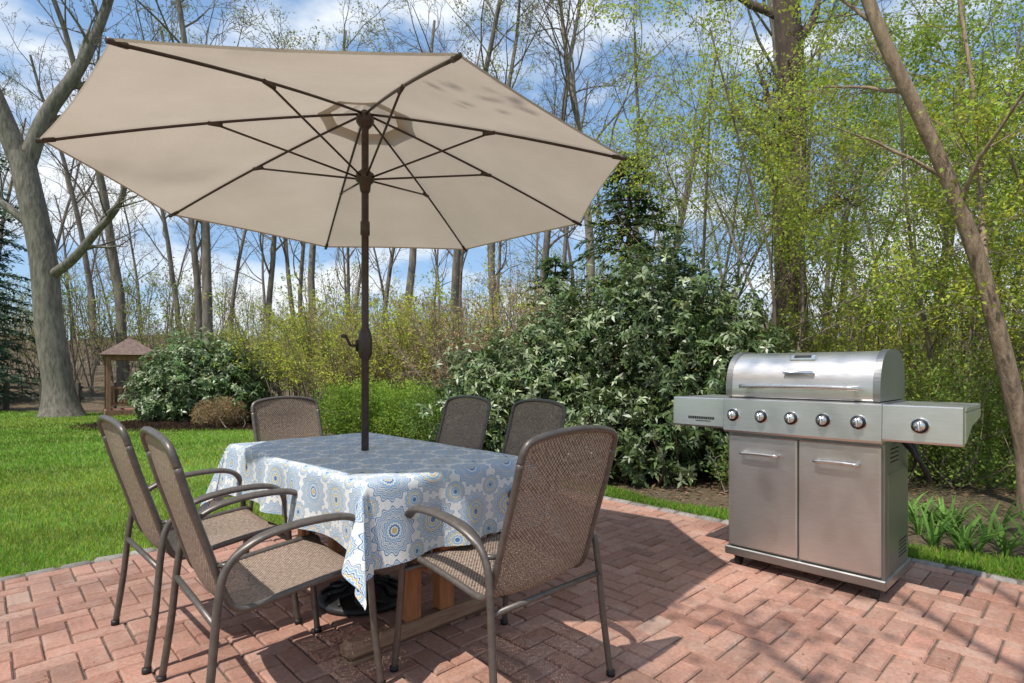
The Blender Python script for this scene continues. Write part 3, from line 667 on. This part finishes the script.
def rhodo(name,E,n,seed,LL=.12,base=(.062,.095,.035),pale=.3,lw=.3,k=7,palec=(.30,.35,.19)):
    rng=np.random.default_rng(seed); mb=MB(); stems(mb,E,rng,22)
    P,D=blob_pts(E,n,rng,seed,.36,.42,2.8)
    ax=nrm(D*.7+np.array([0,0,.5])+rng.normal(0,.4,D.shape))
    a=nrm(np.cross(ax,rng.normal(0,1,ax.shape))); b=np.cross(ax,a)
    wc=cvar(base,len(P),rng,P,seed,1.7,.4,.1)
    lt=rng.random(len(P))<pale*(1+.8*lown(P,seed+3,1.3)); wc[lt]=np.array(palec)*rng.uniform(.65,1.3,(lt.sum(),1))
    for q in range(k):
        th=q*6.283/k+rng.uniform(-.45,.45,len(P)); rad=a*np.cos(th)[:,None]+b*np.sin(th)[:,None]
        d=nrm(rad+ax*rng.uniform(-.5,.6,(len(P),1))); l=LL*rng.uniform(.5,1.25,len(P))
        cc=wc*rng.uniform(.7,1.3,(len(P),1))
        s=nrm(np.cross(d,ax)+rng.normal(0,.25,ax.shape)); nn=np.cross(s,d); l_=l[:,None]; w=l_*lw
        V=np.stack([P,P+d*l_*.5+s*w*.5+nn*w*.15,P+d*l_-ax*l_*.25,P+d*l_*.5-s*w*.5+nn*w*.15],1).reshape(-1,3)
        mb.add(V,np.arange(4*len(P)).reshape(-1,4),np.repeat(np.clip(cc,.01,.8),4,0),1)
    return mb.obj(name,[bark_dark,leaf_gl])
rhodo('rhododendron_bush',[((1.8,6.75,1.3),(1.1,1.0,1.38)),((.75,7.1,.95),(1.05,.95,1.15)),((-.15,7.4,.6),(.9,.8,.95)),((2.45,6.3,.8),(.75,.75,.9)),((1.35,6.1,.45),(.9,.6,.6))],14500,41,.086,(.115,.165,.055),.26,.36)
rhodo('rhododendron_bush',[((-6.95,12.7,.9),(1.35,1.1,1.05)),((-6.2,12.5,.6),(.8,.8,.75)),((-7.8,12.7,.6),(.7,.8,.85))],4600,42,.11,(.11,.175,.055),.3,.38)
def small_bush(name,E,n,seed,base,Lr=(.02,.045),Wf=.5,hue=.12,m_=leaf,tw=twig_mat,inner=.35,up=.3,lump=.22):
    rng=np.random.default_rng(seed); mb=MB(); stems(mb,E,rng,24,.01)
    P,D=blob_pts(E,n,rng,seed,lump,inner); k=len(P)
    leaves(mb,P,D*.6+rng.normal(0,.6,P.shape)+np.array([0,0,.3]),rng.uniform(*Lr,k),rng.uniform(*Lr,k)*Wf,cvar(base,k,rng,P,seed,2.5,.4,hue),rng,m=1,up=up)
    mb.obj(name,[tw,m_])
small_bush('boxwood_shrub',[((-2.6,9.5,.45),(.75,.6,.55)),((-1.7,9.3,.42),(.7,.6,.5))],28000,51,(.25,.36,.06),(.03,.055),lump=.3)
small_bush('low_shrub',[((-.9,8.6,.4),(.8,.6,.5))],14000,52,(.15,.22,.05),(.03,.055))
small_bush('dry_shrub',[((-6.1,11.7,.25),(.55,.45,.32))],7000,53,(.34,.24,.13),(.03,.07),.3)
small_bush('woodland_shrub',[((4.6,5.9,.5),(.9,.7,.75)),((5.7,5.6,.5),(.9,.7,.6))],15000,54,(.23,.31,.07),(.03,.06),inner=.2,lump=.4)
small_bush('woodland_shrub',[((3.3,6.0,.35),(.6,.6,.5)),((2.4,5.5,.2),(.4,.4,.28))],10000,55,(.15,.21,.06),(.03,.07),.45,inner=.2,lump=.4)
small_bush('woodland_shrub',[((6.9,7.6,.6),(1.3,.9,1.0)),((8.6,7.2,.6),(1.2,.9,.9))],16000,56,(.25,.32,.08),(.04,.07),inner=.2,lump=.4)
sh=[shrub_mesh(61,2.6,30,.9,(.45,.48,.08),8,(.04,.075)),shrub_mesh(62,2.2,28,.8,(.42,.29,.17),5,(.03,.06)),shrub_mesh(63,1.8,28,.8,(.38,.44,.08),8,(.03,.06))]
for (X_,Y_,k,sc) in ((-5.0,13.2,0,1.0),(-3.9,13.8,0,1.15),(-5.9,14.5,2,1.2),(-2.9,12.4,1,1.0),(-2.0,12.2,0,.95),(-1.2,11.2,1,.95),(-3.4,11.6,0,.8),(-.6,12.6,0,1.1),(-.3,10.2,1,1.0),(.8,11.6,1,1.2),(3.2,8.0,2,1.0),(4.0,7.4,2,.9),(5.4,8.8,0,1.0),(7.4,9.8,0,1.2),(4.9,6.6,2,.8),(6.4,5.3,2,.8),(7.8,6.2,0,1.0)):
    inst(sh[k],'flowering_shrub',(X_,Y_,-.03),rng.uniform(0,6.28),sc)
rng=np.random.default_rng(71); mb=MB()
for q in range(34):
    v_=rng.uniform(4.55,5.5); u_=rng.uniform(-.6,1.35)
    c=np.array([*W(v_,u_),-.03])
    for s in range(rng.integers(10,18)):
        a=rng.uniform(0,6.28); l=rng.uniform(.16,.34); o_=np.array([math.cos(a),math.sin(a),0]); sd=np.array([-math.sin(a),math.cos(a),0])
        ts=np.linspace(0,1,6); sp_=rng.uniform(.3,.9)
        P=c+o_*(.02+sp_*l*ts[:,None]**1.6)+UP*(l*(ts-.45*sp_*ts**2.4))[:,None]
        w=.009*np.sin(np.pi*np.clip(ts*.85+.12,0,1))[:,None]+.001
        V=np.concatenate([P-sd*w,P+sd*w]); mb.add(V,[(i,i+1,6+i+1,6+i) for i in range(5)],np.array([.15,.27,.06])*rng.uniform(.6,1.5))
mb.obj('daylily_plants',[leaf])
n=26000; gy=rng.uniform(4.5,14,n); gx=rng.uniform(-9,9,n); ok=~lawnmask(gx,gy); gx=gx[ok];gy=gy[ok];n=len(gx)
P=np.stack([gx,gy,gz(gx,gy)+.01],-1); d=np.stack([rng.normal(0,1,n),rng.normal(0,1,n),rng.normal(0,.25,n)],-1)
mb=MB(); leaves(mb,P,d,rng.uniform(.03,.08,n),rng.uniform(.02,.04,n),cvar((.27,.18,.11),n,rng,None,0,1,0,.15),rng,up=3); mb.obj('leaf_litter',[leaf])
n=260; v_=rng.uniform(-1,4.1,n); u_=rng.uniform(-1,4.1,n); P=np.stack([v_*ca-u_*sa,v_*sa+u_*ca,np.full(n,.004)],-1)
d=np.stack([rng.normal(0,1,n),rng.normal(0,1,n),rng.normal(0,.1,n)],-1)
mb=MB(); leaves(mb,P,d,rng.uniform(.006,.02,n),rng.uniform(.004,.010,n),cvar((.25,.18,.09),n,rng),rng,up=5); mb.obj('patio_debris',[leaf])
def conifer(name,base,h,rad,seed,z0=.08,col=(.035,.07,.03),pw=.8,irr=.15):
    rng=np.random.default_rng(seed); mb=MB(); b=np.array(base,float)
    tube(mb,[b+UP*h*t for t in np.linspace(0,1,8)],np.linspace(.14,.01,8),8,m=0); C=[];D=[]
    nl=int(h*5)
    for i in range(nl):
        t=z0+(1-z0)*i/nl; z=h*t; rl=rad*(1.02-t)**pw*rng.uniform(1-irr*1.6,1+irr)
        for q in range(7):
            a=rng.uniform(0,6.28); o_=np.array([math.cos(a),math.sin(a),0]); ll=rl*rng.uniform(.5,1.2)
            P=np.array([b+UP*(z+.15*ll*s-.32*ll*s*s)+o_*ll*s for s in np.linspace(0,1,6)]); tube(mb,P,np.linspace(.02,.004,6),4,m=0)
            k=int(16+ll*24); s=rng.uniform(.15,1,k)*5; ii=np.minimum(s.astype(int),4); f=(s-ii)[:,None]
            C.append(P[ii]*(1-f)+P[ii+1]*f); sd=np.cross(o_,UP); D.append(o_*.6+sd*rng.choice([-1,1],(k,1))*rng.uniform(.3,1,(k,1))+UP*rng.normal(-.1,.35,(k,1)))
    C=np.concatenate(C);D=np.concatenate(D);n=len(C)
    leaves(mb,C,D,rng.uniform(.12,.26,n),rng.uniform(.03,.06,n),cvar(col,n,rng,C,seed,1.2,.4),rng,m=1,up=1)
    mb.obj(name,[bark_dark,leaf])
conifer('hemlock_tree',(2.5,12.0,0),5.9,1.55,81,.1,(.09,.14,.05),.38,.3)
conifer('hemlock_tree',(1.2,15.5,0),4.4,1.3,82,.1,(.08,.13,.05),.4,.3)
conifer('pine_tree',(-17.2,18,0),8.5,2.6,83,.05,(.07,.13,.08),.5,.3)
conifer('pine_tree',(-15.3,15.6,0),3.0,1.4,85,.05,(.07,.14,.09),.6,.2)
# ------------------------------------------------------------------ gazebo
woodg=noisemat('weathered_wood',(.16,.075,.045),(.32,.165,.10),9,.8,0,.3,.004,(1,1,.3)); shing=noisemat('roof_shingle',(.11,.07,.055),(.22,.15,.12),14,.9,0,.4,.01)
gz_=empty('garden_gazebo',(-10.45,15.3,-.03),math.radians(38)); mb=MB(); hw=.48
box(mb,(-hw-.08,-hw-.08,0),(hw+.08,hw+.08,.14)); 
for sx_ in (-1,1):
    for sy_ in (-1,1): box(mb,(sx_*hw-.05,sy_*hw-.05,.141),(sx_*hw+.05,sy_*hw+.05,1.6))
for s in (-1,1):
    box(mb,(-hw+.051,s*hw-.03,1.46),(hw-.051,s*hw+.03,1.599)); box(mb,(s*hw-.03,-hw+.051,1.46),(s*hw+.03,hw-.051,1.599))
    for z in (.25,.70):
        box(mb,(s*hw-.025,-hw+.051,z),(s*hw+.025,hw-.051,z+.05)); 
        box(mb,(-hw+.051,s*hw-.025,z),(hw-.051,s*hw+.025,z+.05))
    for q in range(7):
        t=-hw+.12+q*(2*hw-.24)/6; box(mb,(s*hw-.012,t-.018,.301),(s*hw+.012,t+.018,.699)); 
        box(mb,(t-.018,s*hw-.012,.301),(t+.018,s*hw+.012,.699))
mb.obj('frame',[woodg],False,gz_)
mb=MB()
def pyr(z0,z1,r0,r1):
    V=[(-r0,-r0,z0),(r0,-r0,z0),(r0,r0,z0),(-r0,r0,z0),(-r1,-r1,z1),(r1,-r1,z1),(r1,r1,z1),(-r1,r1,z1)]
    mb.add(V,[(0,1,5,4),(1,2,6,5),(2,3,7,6),(3,0,4,7),(3,2,1,0),(4,5,6,7)])
for q in range(6):
    pyr(1.602+q*.075,1.602+(q+1)*.075+.012,.68*(1-q/6.3)+.015,.68*(1-(q+1)/6.3)+.0)
mb.obj('roof',[shing],False,gz_)
mb=MB()
for q in range(9):
    x=-19+q*1.05; box(mb,(x-.05,16.35,-.05),(x+.05,16.45,.8))
for z in (.30,.62): box(mb,(-19.2,16.46,z),(-10.4,16.5,z+.07))
mb.obj('rail_fence',[noisemat('fence_wood',(.05,.04,.03),(.12,.1,.08),8,.9)],False)
mb=MB(); n=14000; a=rng.uniform(0,6.28,n); r_=np.sqrt(rng.random(n)); gx=-7.0+r_*np.cos(a)*2.4; gy=12.1+r_*np.sin(a)*1.3
P=np.stack([gx,gy,-.03+.10*(1-r_**2)],-1); d=np.stack([rng.normal(0,1,n),rng.normal(0,1,n),rng.normal(0,.3,n)],-1); leaves(mb,P,d,rng.uniform(.04,.09,n),.03,cvar((.06,.04,.028),n,rng),rng,up=3); mb.obj('mulch_bed',[leaf])
# ------------------------------------------------------------------ light, sky, camera
el=math.radians(60); az=math.radians(222)
Sd=Vector((math.sin(az)*math.cos(el),math.cos(az)*math.cos(el),math.sin(el)))
sl=bpy.data.lights.new('sun','SUN'); sl.energy=4.9; sl.angle=math.radians(.6); sl.color=(1,.965,.91)
so=bpy.data.objects.new('sun',sl); S.collection.objects.link(so); so.rotation_euler=Sd.to_track_quat('Z','Y').to_euler()
w=bpy.data.worlds.new('World'); S.world=w; w.use_nodes=True; nt=w.node_tree; bg=nt.nodes['Background']; wo=nt.nodes['World Output']
sk=N(nt,'ShaderNodeTexSky'); sk.sky_type='NISHITA'; sk.sun_disc=False; sk.sun_elevation=el; sk.sun_rotation=az; sk.air_density=1.0; sk.dust_density=.5; sk.ozone_density=1.6
L(nt,sk.outputs[0],bg.inputs[0]); bg.inputs[1].default_value=.15
tc=N(nt,'ShaderNodeTexCoord'); mp=N(nt,'ShaderNodeMapping'); mp.inputs['Scale'].default_value=(1,1,2.2); mp.inputs['Location'].default_value=(.35,.2,.1); L(nt,tc.outputs['Generated'],mp.inputs[0])
hz=N(nt,'ShaderNodeBackground'); hz.inputs[0].default_value=(.25,.55,1.0,1); hz.inputs[1].default_value=1.0
mh=N(nt,'ShaderNodeMixShader'); mh.inputs[0].default_value=.42; L(nt,bg.outputs[0],mh.inputs[1]); L(nt,hz.outputs[0],mh.inputs[2])
cn=noise(nt,3.4,7,.52,mp.outputs[0]); cr=ramp(nt,cn.outputs[0],[(.475,(.06,.06,.06)),(.61,(.97,.97,.97))])
b2=N(nt,'ShaderNodeBackground'); b2.inputs[0].default_value=(.92,.96,1,1); b2.inputs[1].default_value=1.12
mx=N(nt,'ShaderNodeMixShader'); L(nt,cr.outputs[0],mx.inputs[0]); L(nt,mh.outputs[0],mx.inputs[1]); L(nt,b2.outputs[0],mx.inputs[2]); L(nt,mx.outputs[0],wo.inputs[0])
cd=bpy.data.cameras.new('camera'); cd.lens=19.7; cd.sensor_width=36; cd.shift_y=.0278; cd.clip_start=.05; cd.clip_end=600
co=bpy.data.objects.new('camera',cd); S.collection.objects.link(co); co.location=(0,0,1.17); co.rotation_euler=(math.radians(90),0,0); S.camera=co
S.view_settings.view_transform='Standard'; S.view_settings.look='None'; S.view_settings.exposure=0
